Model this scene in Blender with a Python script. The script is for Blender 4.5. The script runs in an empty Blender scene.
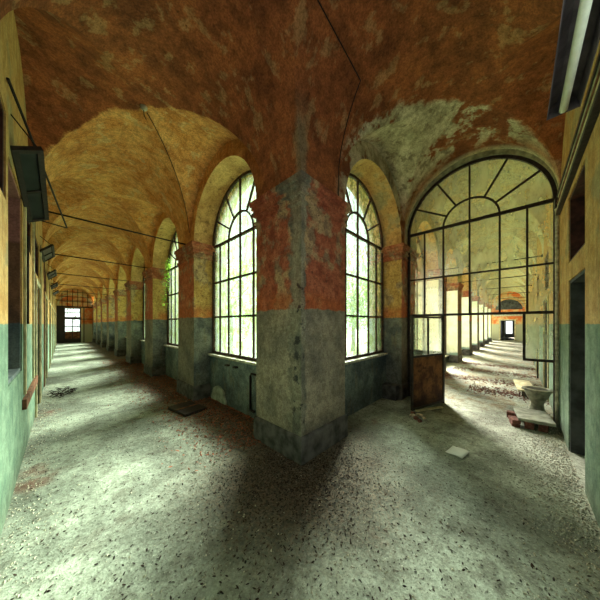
import bpy, bmesh, math, random
from mathutils import Vector, Matrix
from math import sin, cos, pi, radians, sqrt
random.seed(7)
COL = bpy.context.scene.collection
# ------------------------------------------------------------------ layout (metres)
XL, XP = -0.32, 1.89          # left corridor: outer wall face, pillar face
YO, YP = -0.46, 1.79          # right corridor: outer wall face, pillar face
PER, PW, OPW = 3.11, 0.915, 2.195
L0, R0 = 2.66, 2.80           # start of the first window opening, left / right
ENDL, ENDR = 27.56, 29.84
NL, NR = 8, 9
SPR, CROWN = 3.30, 4.62
RW = OPW/2
SX = 5.35                     # glazed screen plane
TH = 0.73                     # pillar depth
SUN_DIR = Vector((0.80, 0.42, 0.70))

# ------------------------------------------------------------------ helpers
class MB:
    def __init__(s): s.bm = bmesh.new()
    def quad(s, *p, mi=0):
        f = s.bm.faces.new([s.bm.verts.new(q) for q in p]); f.material_index = mi; return f
    def box(s, a, b, mi=0, M=None):
        x0, y0, z0 = a; x1, y1, z1 = b
        P = [Vector(p) for p in ((x0,y0,z0),(x1,y0,z0),(x1,y1,z0),(x0,y1,z0),(x0,y0,z1),(x1,y0,z1),(x1,y1,z1),(x0,y1,z1))]
        if M is not None: P = [M @ p for p in P]
        v = [s.bm.verts.new(p) for p in P]
        for f in ((0,3,2,1),(4,5,6,7),(0,1,5,4),(1,2,6,5),(2,3,7,6),(3,0,4,7)):
            s.bm.faces.new([v[i] for i in f]).material_index = mi
        return v
    def tube(s, pts, r, n=8, cap=True):
        pts = [Vector(p) for p in pts]; rings = []
        up = Vector((0,0,1))
        for i, p in enumerate(pts):
            d = (pts[min(i+1,len(pts)-1)] - pts[max(i-1,0)]).normalized()
            a = d.cross(up if abs(d.z) < .95 else Vector((1,0,0))).normalized(); b = a.cross(d).normalized()
            rr = r[i] if isinstance(r, (list,tuple)) else r
            rings.append([s.bm.verts.new(p + a*rr*cos(2*pi*k/n) + b*rr*sin(2*pi*k/n)) for k in range(n)])
        for i in range(len(rings)-1):
            for k in range(n):
                s.bm.faces.new((rings[i][k], rings[i][(k+1)%n], rings[i+1][(k+1)%n], rings[i+1][k])).smooth = True
        if cap:
            s.bm.faces.new(rings[0][::-1]); s.bm.faces.new(rings[-1])
    def strip(s, pts, w, nrm, t):
        """flat bar of width w (in the plane whose normal is nrm) and thickness t swept along pts"""
        pts = [Vector(p) for p in pts]; nrm = Vector(nrm).normalized(); rings = []
        for i, p in enumerate(pts):
            d = (pts[min(i+1,len(pts)-1)] - pts[max(i-1,0)]).normalized()
            a = d.cross(nrm).normalized()
            rings.append([s.bm.verts.new(q) for q in (p+a*w/2+nrm*t/2, p-a*w/2+nrm*t/2, p-a*w/2-nrm*t/2, p+a*w/2-nrm*t/2)])
        for i in range(len(rings)-1):
            for k in range(4): s.bm.faces.new((rings[i][k], rings[i][(k+1)%4], rings[i+1][(k+1)%4], rings[i+1][k]))
        s.bm.faces.new(rings[0][::-1]); s.bm.faces.new(rings[-1])
    def loft_rect(s, x0, x1, y0, y1, prof, mi=0):
        rings = [[s.bm.verts.new(p) for p in ((x0-o,y0-o,z),(x1+o,y0-o,z),(x1+o,y1+o,z),(x0-o,y1+o,z))] for o, z in prof]
        for i in range(len(rings)-1):
            for k in range(4): s.bm.faces.new((rings[i][k], rings[i][(k+1)%4], rings[i+1][(k+1)%4], rings[i+1][k])).material_index = mi
        s.bm.faces.new(rings[0][::-1]); s.bm.faces.new(rings[-1])
    def lathe(s, prof, c=(0,0,0), n=28, sx=1, sy=1, smooth=True):
        rings = []
        for r, z, *oy in prof:
            dy = oy[0] if oy else 0
            rings.append([s.bm.verts.new((c[0]+sx*r*cos(2*pi*k/n), c[1]+dy+sy*r*sin(2*pi*k/n), c[2]+z)) for k in range(n)])
        for i in range(len(rings)-1):
            for k in range(n): s.bm.faces.new((rings[i][k], rings[i][(k+1)%n], rings[i+1][(k+1)%n], rings[i+1][k])).smooth = smooth
        s.bm.faces.new(rings[0][::-1]); s.bm.faces.new(rings[-1])
    def build(s, name, mats, parent=None, bevel=0, normals=True, sharp=None):
        if normals: bmesh.ops.recalc_face_normals(s.bm, faces=s.bm.faces[:])
        if sharp:
            for f in s.bm.faces: f.smooth = True
            for e in s.bm.edges:
                if len(e.link_faces) == 2 and e.calc_face_angle() > sharp: e.smooth = False
        me = bpy.data.meshes.new(name); s.bm.to_mesh(me); s.bm.free()
        for m in (mats if isinstance(mats, (list,tuple)) else [mats]): me.materials.append(m)
        o = bpy.data.objects.new(name, me); COL.objects.link(o)
        if parent: o.parent = parent; o.matrix_parent_inverse = Matrix.Translation(-Vector(parent.location)) if parent.type == 'EMPTY' and parent.parent is None else Matrix()
        if bevel:
            b = o.modifiers.new('bevel', 'BEVEL'); b.width = bevel; b.segments = 2; b.limit_method = 'ANGLE'
        return o
def tag(o, label=None, cat=None, group=None, kind=None):
    if label: o['label'] = label
    if cat: o['category'] = cat
    if group: o['group'] = group
    if kind: o['kind'] = kind
    return o
def empty(name, loc, label=None, cat=None, group=None, kind=None):
    o = bpy.data.objects.new(name, None); COL.objects.link(o); o.location = loc; o.empty_display_size = .1
    return tag(o, label, cat, group, kind)
def copy_tree(o, parent=None):
    c = o.copy(); COL.objects.link(c); c.parent = parent
    if parent: c.matrix_parent_inverse = o.matrix_parent_inverse.copy()
    for ch in [q for q in KIDS.get(o.name, [])]: copy_tree(ch, c)
    return c
KIDS = {}

# ------------------------------------------------------------------ material kit
class NB:
    def __init__(s, name):
        s.m = bpy.data.materials.new(name); s.m.use_nodes = True
        s.t = s.m.node_tree; s.t.nodes.clear()
        s.out = s.t.nodes.new('ShaderNodeOutputMaterial')
        g = s.t.nodes.new('ShaderNodeNewGeometry'); s.pos = g.outputs['Position']; s.geo = g
        sp = s.t.nodes.new('ShaderNodeSeparateXYZ'); s.t.links.new(s.pos, sp.inputs[0]); s.X, s.Y, s.Z = sp.outputs
    def L(s, a, b): s.t.links.new(a, b)
    def noise(s, scale, detail=4, rough=.55, dist=0, stretch=None, w=0):
        n = s.t.nodes.new('ShaderNodeTexNoise'); n.inputs['Scale'].default_value = scale
        n.inputs['Detail'].default_value = detail; n.inputs['Roughness'].default_value = rough; n.inputs['Distortion'].default_value = dist
        mp = s.t.nodes.new('ShaderNodeMapping'); mp.inputs['Location'].default_value = (w*3.7, w*1.9, w*2.3)
        if stretch: mp.inputs['Scale'].default_value = stretch
        s.L(s.pos, mp.inputs[0]); s.L(mp.outputs[0], n.inputs['Vector'])
        return n.outputs['Fac']
    def voro(s, scale, feature='DISTANCE_TO_EDGE', stretch=None):
        n = s.t.nodes.new('ShaderNodeTexVoronoi'); n.feature = feature; n.inputs['Scale'].default_value = scale
        mp = s.t.nodes.new('ShaderNodeMapping')
        if stretch: mp.inputs['Scale'].default_value = stretch
        s.L(s.pos, mp.inputs[0]); s.L(mp.outputs[0], n.inputs['Vector'])
        return n.outputs['Distance']
    def math(s, op, a, b=None, c=None, clamp=False):
        n = s.t.nodes.new('ShaderNodeMath'); n.operation = op; n.use_clamp = clamp
        for i, v in enumerate((a, b, c)):
            if v is None: continue
            if isinstance(v, (int, float)): n.inputs[i].default_value = v
            else: s.L(v, n.inputs[i])
        return n.outputs[0]
    def step(s, v, a, b):
        n = s.t.nodes.new('ShaderNodeMapRange'); n.interpolation_type = 'SMOOTHSTEP'
        n.inputs['From Min'].default_value = a; n.inputs['From Max'].default_value = b
        if a > b:
            n.inputs['From Min'].default_value = b; n.inputs['From Max'].default_value = a
            n.inputs['To Min'].default_value = 1; n.inputs['To Max'].default_value = 0
        s.L(v, n.inputs['Value']); return n.outputs[0]
    def mix(s, f, a, b, mode='MIX'):
        n = s.t.nodes.new('ShaderNodeMix'); n.data_type = 'RGBA'; n.blend_type = mode
        for i, v in ((0, f), (6, a), (7, b)):
            if isinstance(v, (int, float)): n.inputs[i].default_value = v
            elif isinstance(v, tuple): n.inputs[i].default_value = (*v, 1)
            else: s.L(v, n.inputs[i])
        return n.outputs[2]
    def bsdf(s, col, rough=.85, bump=None, bstr=.4, bdist=.02, metal=0, spec=.3, grime=0):
        p = s.t.nodes.new('ShaderNodeBsdfPrincipled')
        if grime:
            g1 = s.noise(55, 5, .75, w=11); g2 = s.noise(13, 5, .7, w=12)
            col = s.mix(grime, col, s.mix(s.step(g1, .38, .62), (.42,.40,.38), (1.0,1.0,1.0)), 'MULTIPLY')
            col = s.mix(grime*.8, col, s.mix(s.step(g2, .40, .56), (.50,.47,.44), (1.0,1.0,1.0)), 'MULTIPLY')
        if isinstance(col, tuple): p.inputs['Base Color'].default_value = (*col, 1)
        else: s.L(col, p.inputs['Base Color'])
        if isinstance(rough, (int, float)): p.inputs['Roughness'].default_value = rough
        else: s.L(rough, p.inputs['Roughness'])
        p.inputs['Metallic'].default_value = metal; p.inputs['Specular IOR Level'].default_value = spec
        if bump is not None:
            b = s.t.nodes.new('ShaderNodeBump'); b.inputs['Strength'].default_value = bstr; b.inputs['Distance'].default_value = bdist
            s.L(bump, b.inputs['Height']); s.L(b.outputs[0], p.inputs['Normal'])
        s.L(p.outputs[0], s.out.inputs[0]); return s.m
def c8(r, g, b):
    f = lambda v: (v/255/12.92 if v/255 <= .04045 else ((v/255+.055)/1.055)**2.4)
    return (f(r), f(g), f(b))

def simple(name, col, rough=.7, var=.25, scale=12, metal=0, spec=.3, bstr=.25):
    n = NB(name); a = n.noise(scale, 5); b = n.noise(scale*5, 3, w=2)
    dark = tuple(v*(1-var*1.6) for v in col); lite = tuple(min(1, v*(1+var)) for v in col)
    return n.bsdf(n.mix(n.step(a, .3, .7), dark, lite), rough, n.math('ADD', a, b), bstr, .006, metal, spec)

M = {}
def build_materials():
    # --- floor: dusty concrete with dirt, damp and brick dust
    n = NB('dusty_concrete')
    a = n.noise(.9, 6, .6); b = n.noise(5, 6, .65, w=1); c = n.noise(38, 4, .7, w=2); d = n.noise(.55, 3, w=5)
    col = n.mix(n.step(a, .38, .62), c8(122,126,112), c8(180,186,168))
    col = n.mix(n.math('MULTIPLY', n.step(b, .5, .66), .55), col, c8(98,92,78))
    col = n.mix(n.math('MULTIPLY', n.step(c, .56, .66), .8), col, c8(58,48,38))
    col = n.mix(n.math('MULTIPLY', n.step(n.noise(60, 2, w=8), .66, .72), .8), col, c8(215,215,200))
    red = n.math('MULTIPLY', n.step(d, .62, .68), n.step(b, .42, .6)); col = n.mix(n.math('MULTIPLY', red, .5), col, c8(140,80,62))
    # brown soil and leaf dirt around the foot of the corner pillar and along the left windows
    dx = n.math('SUBTRACT', n.X, XP+.1); dy = n.math('SUBTRACT', n.Y, YP+.1)
    r = n.math('SQRT', n.math('ADD', n.math('MULTIPLY', dx, dx), n.math('MULTIPLY', dy, dy)))
    rr = n.math('ADD', r, n.math('MULTIPLY', b, .9)); near = n.step(rr, 2.15, 1.05)
    along = n.math('MULTIPLY', n.step(n.math('ADD', n.X, n.math('MULTIPLY', b, .9)), 1.35, 2.2), n.step(n.Y, 2.0, 2.6))
    dirt = n.math('MULTIPLY', n.math('MAXIMUM', near, along), .82)
    col = n.mix(dirt, col, n.mix(n.step(c, .4, .6), c8(58,44,36), c8(118,94,76)))
    beyond = n.math('MULTIPLY', n.math('MULTIPLY', n.step(n.X, 5.2, 6.0), n.step(b, .44, .6)), .55)
    col = n.mix(beyond, col, c8(150,120,78))
    h = n.math('ADD', n.math('MULTIPLY', b, .6), n.math('MULTIPLY', c, .5))
    M['floor'] = n.bsdf(col, .88, h, .6, .03, grime=0.55)
    # --- vault plaster
    n = NB('vault_plaster')
    a = n.noise(.9, 5, .6); b = n.noise(3.2, 6, .65, w=1); c = n.noise(16, 5, .7, w=2); st = n.noise(5, 4, .6, stretch=(1,1,.25), w=4)
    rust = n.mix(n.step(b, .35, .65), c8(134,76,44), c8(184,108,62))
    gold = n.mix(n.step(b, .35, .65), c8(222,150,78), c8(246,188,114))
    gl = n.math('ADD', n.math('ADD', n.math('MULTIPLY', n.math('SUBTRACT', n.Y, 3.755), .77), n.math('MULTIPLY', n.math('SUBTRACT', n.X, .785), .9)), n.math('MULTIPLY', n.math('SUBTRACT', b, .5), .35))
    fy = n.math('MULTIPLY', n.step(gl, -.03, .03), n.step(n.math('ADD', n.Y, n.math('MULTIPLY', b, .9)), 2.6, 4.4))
    col = n.mix(fy, rust, gold)  # rust to gold paint, cut along the groin to colour in shaded and lit cells
    col = n.mix(n.math('MULTIPLY', n.step(a, .55, .68), .6), col, c8(186,112,60))
    col = n.mix(n.math('MULTIPLY', n.step(st, .56, .64), n.math('ADD', .22, n.math('MULTIPLY', fy, .35))), col, c8(236,208,150))       # scraped plaster
    col = n.mix(n.math('MULTIPLY', n.step(c, .62, .7), .55), col, c8(86,52,28))
    # right corridor: paint almost gone in the bay before the screen, pale beyond it
    gr = n.math('ADD', n.math('ADD', n.math('MULTIPLY', n.math('SUBTRACT', n.X, 3.88), .77), n.math('MULTIPLY', n.math('SUBTRACT', n.Y, .665), .89)), n.math('MULTIPLY', n.math('SUBTRACT', b, .5), .45))
    isr = n.math('MULTIPLY', n.math('MULTIPLY', n.step(gr, -.10, .02), n.step(n.X, 2.5, 2.9)), n.step(n.Y, 2.2, 1.9))
    peel = n.math('SUBTRACT', 1.0, n.math('MULTIPLY', n.step(n.math('ADD', n.math('MULTIPLY', a, .6), n.math('MULTIPLY', b, .5)), .545, .50), n.step(b, .56, .48)))
    edge = n.step(n.X, 5.15, 4.8)
    gp = n.mix(n.step(b, .38, .62), c8(176,168,136), c8(226,218,184)); gp = n.mix(n.math('MULTIPLY', n.step(st, .56, .64), .6), gp, c8(96,84,60))
    col = n.mix(n.math('MULTIPLY', n.math('MULTIPLY', isr, peel), n.math('ADD', .25, n.math('MULTIPLY', edge, .7))), col, gp)
    bey = n.math('MULTIPLY', n.step(n.X, 5.1, 5.3), n.step(n.Y, 2.2, 1.9))
    pale = n.mix(n.step(b, .4, .62), c8(220,222,188), c8(228,214,166))
    col = n.mix(n.math('MULTIPLY', bey, .92), col, pale)
    # grey wash strip that runs up the corner from the pillar
    dd = n.math('ADD', n.math('ABSOLUTE', n.math('SUBTRACT', n.math('SUBTRACT', n.X, XP), n.math('SUBTRACT', n.Y, YP))), n.math('MULTIPLY', b, .12))
    strip = n.math('MULTIPLY', n.step(dd, .19, .1), n.math('MULTIPLY', n.step(n.X, 1.2, 1.5), n.step(n.Z, 4.2, 3.7)))
    col = n.mix(n.math('MULTIPLY', strip, .8), col, c8(140,122,96))
    h = n.math('ADD', n.math('MULTIPLY', b, .5), n.math('MULTIPLY', c, .6))
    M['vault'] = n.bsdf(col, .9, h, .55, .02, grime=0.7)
    # --- painted pillars: rust-red above a slate dado
    def pillar_mat(name, split, up1, up2, lo1, lo2, corner=False):
        n = NB(name); a = n.noise(2.2, 5, .6); b = n.noise(7, 6, .65, w=1); c = n.noise(28, 5, .7, w=2); st = n.noise(6, 4, stretch=(1,1,.3), w=3)
        up = n.mix(n.step(b, .35, .65), up1, up2)
        up = n.mix(n.math('MULTIPLY', n.step(a, .50, .58), .8), up, n.mix(n.step(b, .45, .55), c8(150,132,108), c8(196,172,130)))
        up = n.mix(n.math('MULTIPLY', n.step(c, .57, .66), .75), up, c8(78,44,34))
        orange = n.math('MULTIPLY', n.step(n.Z, split+.32, split+.1), n.step(a, .3, .5)); up = n.mix(n.math('MULTIPLY', orange, .7), up, c8(200,104,52))
        lo = n.mix(n.step(a, .35, .65), lo1, lo2)
        lo = n.mix(n.math('MULTIPLY', n.step(st, .55, .66), .5), lo, c8(134,126,104))
        lo = n.mix(n.math('MULTIPLY', n.step(c, .6, .68), .6), lo, c8(36,40,42))
        zz = n.math('ADD', n.Z, n.math('MULTIPLY', n.math('SUBTRACT', b, .5), .08))
        col = n.mix(n.step(zz, split-.012, split+.012), lo, up)
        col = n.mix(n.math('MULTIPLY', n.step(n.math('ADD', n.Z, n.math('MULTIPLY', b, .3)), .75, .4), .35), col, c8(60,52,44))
        if corner:
            q = n.math('ADD', n.math('MULTIPLY', n.math('SUBTRACT', n.X, XP), 1.6), n.math('MULTIPLY', n.math('SUBTRACT', n.Y, YP), .62))
            q = n.math('ADD', q, n.math('MULTIPLY', n.math('SUBTRACT', b, .5), .3))
            s1 = n.step(q, .15, .09)
            bare = n.mix(n.step(st, .4, .6), c8(112,112,100), c8(158,152,130)); bare = n.mix(n.math('MULTIPLY', n.step(b, .55, .6), n.step(n.Z, 2.3, 2.0)), bare, c8(42,48,52))
            col = n.mix(n.math('MULTIPLY', s1, .88), col, bare)
        h = n.math('ADD', n.math('MULTIPLY', b, .5), n.math('MULTIPLY', c, .6))
        return n.bsdf(col, .82, h, .7, .02, grime=0.7)
    M['pillar_corner'] = pillar_mat('peeling_pillar_paint', 1.78, c8(158,78,56), c8(198,116,84), c8(132,124,110), c8(178,166,142), True)
    M['pillar'] = pillar_mat('red_and_slate_pillar_paint', 1.74, c8(190,98,66), c8(214,132,92), c8(112,108,98), c8(150,142,124))
    M['pillar_pale'] = pillar_mat('shaded_pillar_paint', 1.74, c8(150,112,86), c8(186,152,118), c8(126,118,100), c8(158,146,124))  # browner fronts: their shade beside the bright jambs is put into the colour
    n = NB('lit_jamb_plaster'); a = n.noise(3, 5, .65); b = n.noise(14, 5, .7, w=3)
    col = n.mix(n.step(a, .35, .65), c8(232,236,212), c8(248,248,236)); col = n.mix(n.math('MULTIPLY', n.step(b, .6, .68), .5), col, c8(170,166,130))
    zz = n.math('ADD', n.Z, n.math('MULTIPLY', a, .3)); col = n.mix(n.step(zz, .62, .5), col, c8(128,154,146))
    M['lit_jamb'] = n.bsdf(col, .85, b, .3, .01)  # white plaster, brightened to carry the daylight on the jamb faces
    M['pillar_jamb'] = pillar_mat('ochre_jamb_plaster', 1.74, c8(188,150,84), c8(214,178,104), c8(86,92,94), c8(136,140,132))
    M['parapet'] = pillar_mat('slate_parapet_paint', 9.0, c8(60,70,72), c8(90,98,96), c8(84,98,102), c8(142,156,152))
    M['screenplaster'] = simple('pale_green_plaster', c8(158,158,126), .85, .3, 9)
    n = NB('two_tone_reveal_paint'); a = n.noise(3, 5, .7, stretch=(1,1,.4)); zz = n.math('ADD', n.Z, n.math('MULTIPLY', a, .1))
    col = n.mix(n.step(zz, 1.64, 1.66), n.mix(n.step(a,.35,.6), c8(84,98,104), c8(130,140,138)), n.mix(n.step(zz, 2.55, 2.6), n.mix(n.step(a,.35,.6), c8(104,74,60), c8(140,98,74)), c8(170,116,108)))
    M['reveal'] = n.bsdf(col, .8, a, .4, .01, grime=.5)
    M['plinth'] = simple('dark_plinth_cement', c8(84,80,76), .85, .4, 7, bstr=.8)
    M['capital'] = pillar_mat('capital_plaster', 0.5, c8(164,88,60), c8(190,124,88), c8(90,90,90), c8(100,100,100), False)
    # --- upper wall and arch soffit
    n = NB('arch_soffit_plaster'); a = n.noise(2.2, 5); b = n.noise(9, 6, .7, w=1)
    st = n.noise(30, 3, .6, stretch=(.15,1,.7), w=3)
    col = n.mix(n.step(a, .35, .65), c8(188,146,88), c8(224,186,122)); col = n.mix(n.math('MULTIPLY', n.step(b, .56, .66), .7), col, c8(104,82,46))
    col = n.mix(n.math('MULTIPLY', n.step(n.X, 2.7, 3.0), n.math('MULTIPLY', n.step(a, .5, .62), .7)), col, c8(150,150,120))
    M['soffit'] = n.bsdf(col, .88, n.math('ADD', b, st), .6, .02, grime=0.6)
    # --- outer walls: ochre above pale green dado
    n = NB('ochre_and_green_wall_paint'); a = n.noise(1.3, 5, .6); b = n.noise(6, 6, .65, w=1); c = n.noise(26, 5, .7, w=2)
    st = n.noise(7, 4, stretch=(1.6,1.6,.14), w=4)
    up = n.mix(n.step(b, .35, .65), c8(196,150,84), c8(218,182,116))
    lo = n.mix(n.step(b, .35, .65), c8(104,132,110), c8(140,164,138))
    lo = n.mix(n.math('MULTIPLY', n.step(st, .52, .66), .55), lo, c8(92,116,96))
    up = n.mix(n.math('MULTIPLY', n.step(st, .52, .66), .5), up, c8(176,120,64))
    zz = n.math('ADD', n.Z, n.math('MULTIPLY', n.math('SUBTRACT', b, .5), .03))
    col = n.mix(n.step(zz, 1.595, 1.605), lo, up)
    col = n.mix(n.math('MULTIPLY', n.step(a, .58, .66), .55), col, c8(150,152,118))
    col = n.mix(n.math('MULTIPLY', n.step(c, .62, .7), .5), col, c8(92,74,52))
    col = n.mix(n.math('MULTIPLY', n.step(n.math('ADD', n.Z, n.math('MULTIPLY', b, .35)), .5, .2), .5), col, c8(82,84,66))
    M['wall'] = n.bsdf(col, .85, n.math('ADD', n.math('MULTIPLY', b, .5), n.math('MULTIPLY', c, .5)), .5, .015, grime=0.45)
    # --- end walls
    n = NB('end_wall_orange'); b = n.noise(1.6, 6, .65, w=1); c = n.noise(8, 4, w=2)
    col = n.mix(n.step(b, .42, .58), c8(206,174,120), c8(206,112,58)); col = n.mix(n.step(n.Z, 1.7, 1.5), col, c8(170,168,140))
    M['endwall'] = n.bsdf(col, .85, c, .3, .01)
    n = NB('rusty_sheet_steel'); a = n.noise(4, 6, .7); b = n.noise(18, 6, .7, w=1); c = n.noise(3, 3, stretch=(1,1,.3), w=3)
    col = n.mix(n.step(a, .38, .62), c8(92,52,32), c8(150,98,58)); col = n.mix(n.math('MULTIPLY', n.step(b, .52, .66), .8), col, c8(58,32,24))
    col = n.mix(n.math('MULTIPLY', n.step(n.math('ADD', n.Z, n.math('MULTIPLY', a, .5)), .75, .3), .8), col, c8(48,26,28))
    M['rustpanel'] = n.bsdf(col, .8, b, .5, .01, .2, grime=0.4)
    M['iron'] = simple('dark_painted_iron', c8(44,34,30), .6, .4, 20)
    M['iron_l'] = simple('rusty_window_bar', c8(66,48,38), .7, .5, 25)
    M['sill'] = simple('pale_stone_sill', c8(186,182,160), .8, .3, 14)
    M['darkwood'] = simple('dark_stained_wood', c8(74,42,34), .6, .4, 9)
    M['slategrey'] = simple('dark_grey_door_paint', c8(70,74,74), .7, .35, 6)
    M['palewood'] = simple('pale_painted_wood', c8(196,186,146), .7, .25, 8)
    M['brownwood'] = simple('weathered_brown_wood', c8(120,78,54), .75, .35, 10)
    M['ceramic'] = simple('dirty_ceramic', c8(158,156,138), .35, .35, 10, spec=.5)
    M['ceramic_in'] = simple('grimy_bowl_inside', c8(48,42,34), .5, .4, 16)
    M['brick'] = simple('old_red_brick', c8(112,72,62), .9, .4, 20, bstr=.6)
    M['slab'] = simple('grey_stone_slab', c8(158,160,144), .85, .25, 9)
    M['rubble'] = simple('plaster_rubble', c8(176,158,134), .9, .4, 16, bstr=.6)
    M['leaf'] = simple('dead_leaf', c8(138,84,62), .8, .6, 30)
    M['leafdark'] = simple('rotten_leaf', c8(52,38,28), .8, .5, 30)
    M['crumb'] = simple('plaster_crumb', c8(188,180,158), .9, .35, 40)
    M['paper'] = simple('white_paper', c8(236,238,232), .7, .04, 10)
    M['enamel'] = simple('white_tube_glass', c8(226,228,214), .35, .08, 10)
    M['lampmetal'] = simple('dark_lamp_metal', c8(92,82,86), .5, .3, 10)
    M['wire'] = simple('black_wire', c8(30,24,22), .6, .2, 10)
    M['grass'] = simple('courtyard_grass', c8(124,138,92), .9, .2, 3)
    M['bark'] = simple('vine_stem', c8(84,66,44), .9, .3, 20)
    n = NB('green_leaf'); a = n.noise(9, 3); p = n.bsdf(n.mix(n.step(a, .4, .6), c8(60,96,40), c8(122,160,66)), .6)
    t = n.t; pr = [x for x in t.nodes if x.type == 'BSDF_PRINCIPLED'][0]; tr = t.nodes.new('ShaderNodeBsdfTranslucent'); tr.inputs[0].default_value = (*c8(150,190,70), 1)
    mx = t.nodes.new('ShaderNodeMixShader'); mx.inputs[0].default_value = .45; t.links.new(pr.outputs[0], mx.inputs[1]); t.links.new(tr.outputs[0], mx.inputs[2]); t.links.new(mx.outputs[0], n.out.inputs[0]); M['green'] = n.m
    # --- glass: thin dirty panes
    def glass(name, clear, tint, film, moss, mossy):
        n = NB(name); t = n.t
        a = n.noise(2.5, 5, .65); b = n.noise(9, 6, .75, stretch=(1,1,.6), w=1); c = n.noise(30, 4, .7, w=2)
        tr = t.nodes.new('ShaderNodeBsdfTransparent'); tr.inputs[0].default_value = (*tint, 1)
        tl = t.nodes.new('ShaderNodeBsdfTranslucent'); df = t.nodes.new('ShaderNodeBsdfDiffuse')
        m = n.math('MULTIPLY', n.step(n.math('ADD', b, n.math('MULTIPLY', a, .35)), .66-mossy, .80-mossy), .85)
        fc = n.mix(n.step(a, .4, .6), film, tuple(min(1, v*1.12) for v in film))
        col = n.mix(m, fc, moss)
        n.L(col, tl.inputs[0]); n.L(n.mix(m, tuple(v*.7 for v in film), tuple(v*.6 for v in moss)), df.inputs[0])
        m1 = t.nodes.new('ShaderNodeMixShader'); m1.inputs[0].default_value = .22; n.L(tl.outputs[0], m1.inputs[1]); n.L(df.outputs[0], m1.inputs[2])
        m2 = t.nodes.new('ShaderNodeMixShader')
        fac = n.math('MULTIPLY', n.math('SUBTRACT', 1.0, n.math('MULTIPLY', m, .8)), clear)
        n.L(fac, m2.inputs[0]); n.L(m1.outputs[0], m2.inputs[1]); n.L(tr.outputs[0], m2.inputs[2]); n.L(m2.outputs[0], n.out.inputs[0])
        return n.m
    M['pane'] = glass('mossy_window_glass', .70, (.72,.92,.83), (.18,.26,.22), c8(60,76,24), .08)
    M['pane_clean'] = glass('dusty_window_glass', .85, (.92,.97,.92), (.2,.24,.2), c8(80,95,50), -.02)
    n = NB('milky_screen_glass'); t = n.t
    tr = t.nodes.new('ShaderNodeBsdfTransparent'); tr.inputs[0].default_value = (.93,.97,.90,1)
    df = t.nodes.new('ShaderNodeBsdfDiffuse'); df.inputs[0].default_value = (.82,.88,.70,1); tl = t.nodes.new('ShaderNodeBsdfTranslucent'); tl.inputs[0].default_value = (.80,.84,.66,1)
    m1 = t.nodes.new('ShaderNodeMixShader'); m1.inputs[0].default_value = .6; n.L(df.outputs[0], m1.inputs[1]); n.L(tl.outputs[0], m1.inputs[2])
    m2 = t.nodes.new('ShaderNodeMixShader'); a = n.noise(3, 5, .7, stretch=(1,1,.5)); n.L(n.math('ADD', .62, n.math('MULTIPLY', n.step(a, .65, .4), .2)), m2.inputs[0])
    n.L(m1.outputs[0], m2.inputs[1]); n.L(tr.outputs[0], m2.inputs[2]); n.L(m2.outputs[0], n.out.inputs[0]); M['milky'] = n.m
    n = NB('dark_sash_glass'); M['darkglass'] = n.bsdf(n.mix(n.step(n.noise(6, 4), .4, .6), c8(20,26,28), c8(38,46,46)), .3, spec=.5)
build_materials()

# ------------------------------------------------------------------ structure
def struct(mb, name, mats, parent=None, **k):
    o = mb.build(name, mats, parent, **k)
    if parent is None: o['kind'] = 'structure'
    return o
# floor
m = MB(); m.quad((XL-.4,YO-.4,0),(ENDR+9,YO-.4,0),(ENDR+9,YP+TH,0),(XL-.4,YP+TH,0)); m.quad((XL-.4,YP+TH,0),(XP+TH,YP+TH,0),(XP+TH,ENDL+3,0),(XL-.4,ENDL+3,0))
struct(m, 'floor', M['floor'])
# ceiling (groin vaults, one height surface)
NS = 18
def axis_bays(start_end, first_c, half, n_bays, end):
    """parameter samples along the corridor: list of (u, |m|) where m in 0..1 inside a groin bay, 9 on a band"""
    out = []
    for k in range(n_bays):
        c = first_c + PER*k
        for i in range(-NS, NS+1):
            a = i/NS*pi/2; u = c + half*sin(a)
            out.append((u, abs(sin(a))))
    out = [o for o in out if o[0] <= end+1e-6]
    return out
def ell(mm): return SPR + (CROWN-SPR)*sqrt(max(0, 1-min(1, abs(mm))**2))
HL, HR = (XP-XL)/2, (YP-YO)/2; CXL, CYR = (XP+XL)/2, (YP+YO)/2
def ellr(mm): return 3.30 if abs(mm) >= .99999 else 3.56 + 1.19*sqrt(1-mm*mm)
def vault_z(x, y):
    if x <= XP+1e-6 and y <= YP+1e-6: return max(ell((x-CXL)/HL), ellr((y-CYR)/HR))
    if y > YP:
        k = round((y-(L0+RW))/PER); k = max(0, k); q = abs(y-(L0+RW+PER*k))/1.3
        return max(ell((x-CXL)/HL), ell(q) if q < 1 else SPR)
    k = max(0, round((x-(R0+RW))/PER)); q = abs(x-(R0+RW+PER*k))/1.3
    return max(ellr((y-CYR)/HR), ell(q)+.04 if q < 1 else SPR)
m = MB()
ws = [sin(i/NS*pi/2) for i in range(-NS, NS+1)]
def vgrid(us, vs, fn):
    g = [[m.bm.verts.new(fn(u, v)) for v in vs] for u in us]
    for i in range(len(us)-1):
        for j in range(len(vs)-1):
            a, b, c, d = g[i][j], g[i+1][j], g[i+1][j+1], g[i][j+1]
            zs = (a.co.z + c.co.z, b.co.z + d.co.z)
            # split along the groin: the diagonal whose mid height is the lower one carries the crease
            if zs[0] < zs[1]: m.bm.faces.new((a,b,c)); m.bm.faces.new((a,c,d))
            else: m.bm.faces.new((a,b,d)); m.bm.faces.new((b,c,d))
xs = [CXL+HL*w for w in ws]; ys = [CYR+HR*w for w in ws]
vgrid(xs, ys, lambda x, y: (x, y, vault_z(x, y)))
def along(c0, n, end, start):
    u = [start, (start + c0-1.3)/2]
    for k in range(n+1):
        u += [c0+PER*k+1.3*w for w in ws]
    return [q for q in u if q < end-1e-4] + [end]
vgrid(xs, along(L0+RW, NL, ENDL+.02, YP), lambda x, y: (x, y, vault_z(x, y)))
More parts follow.
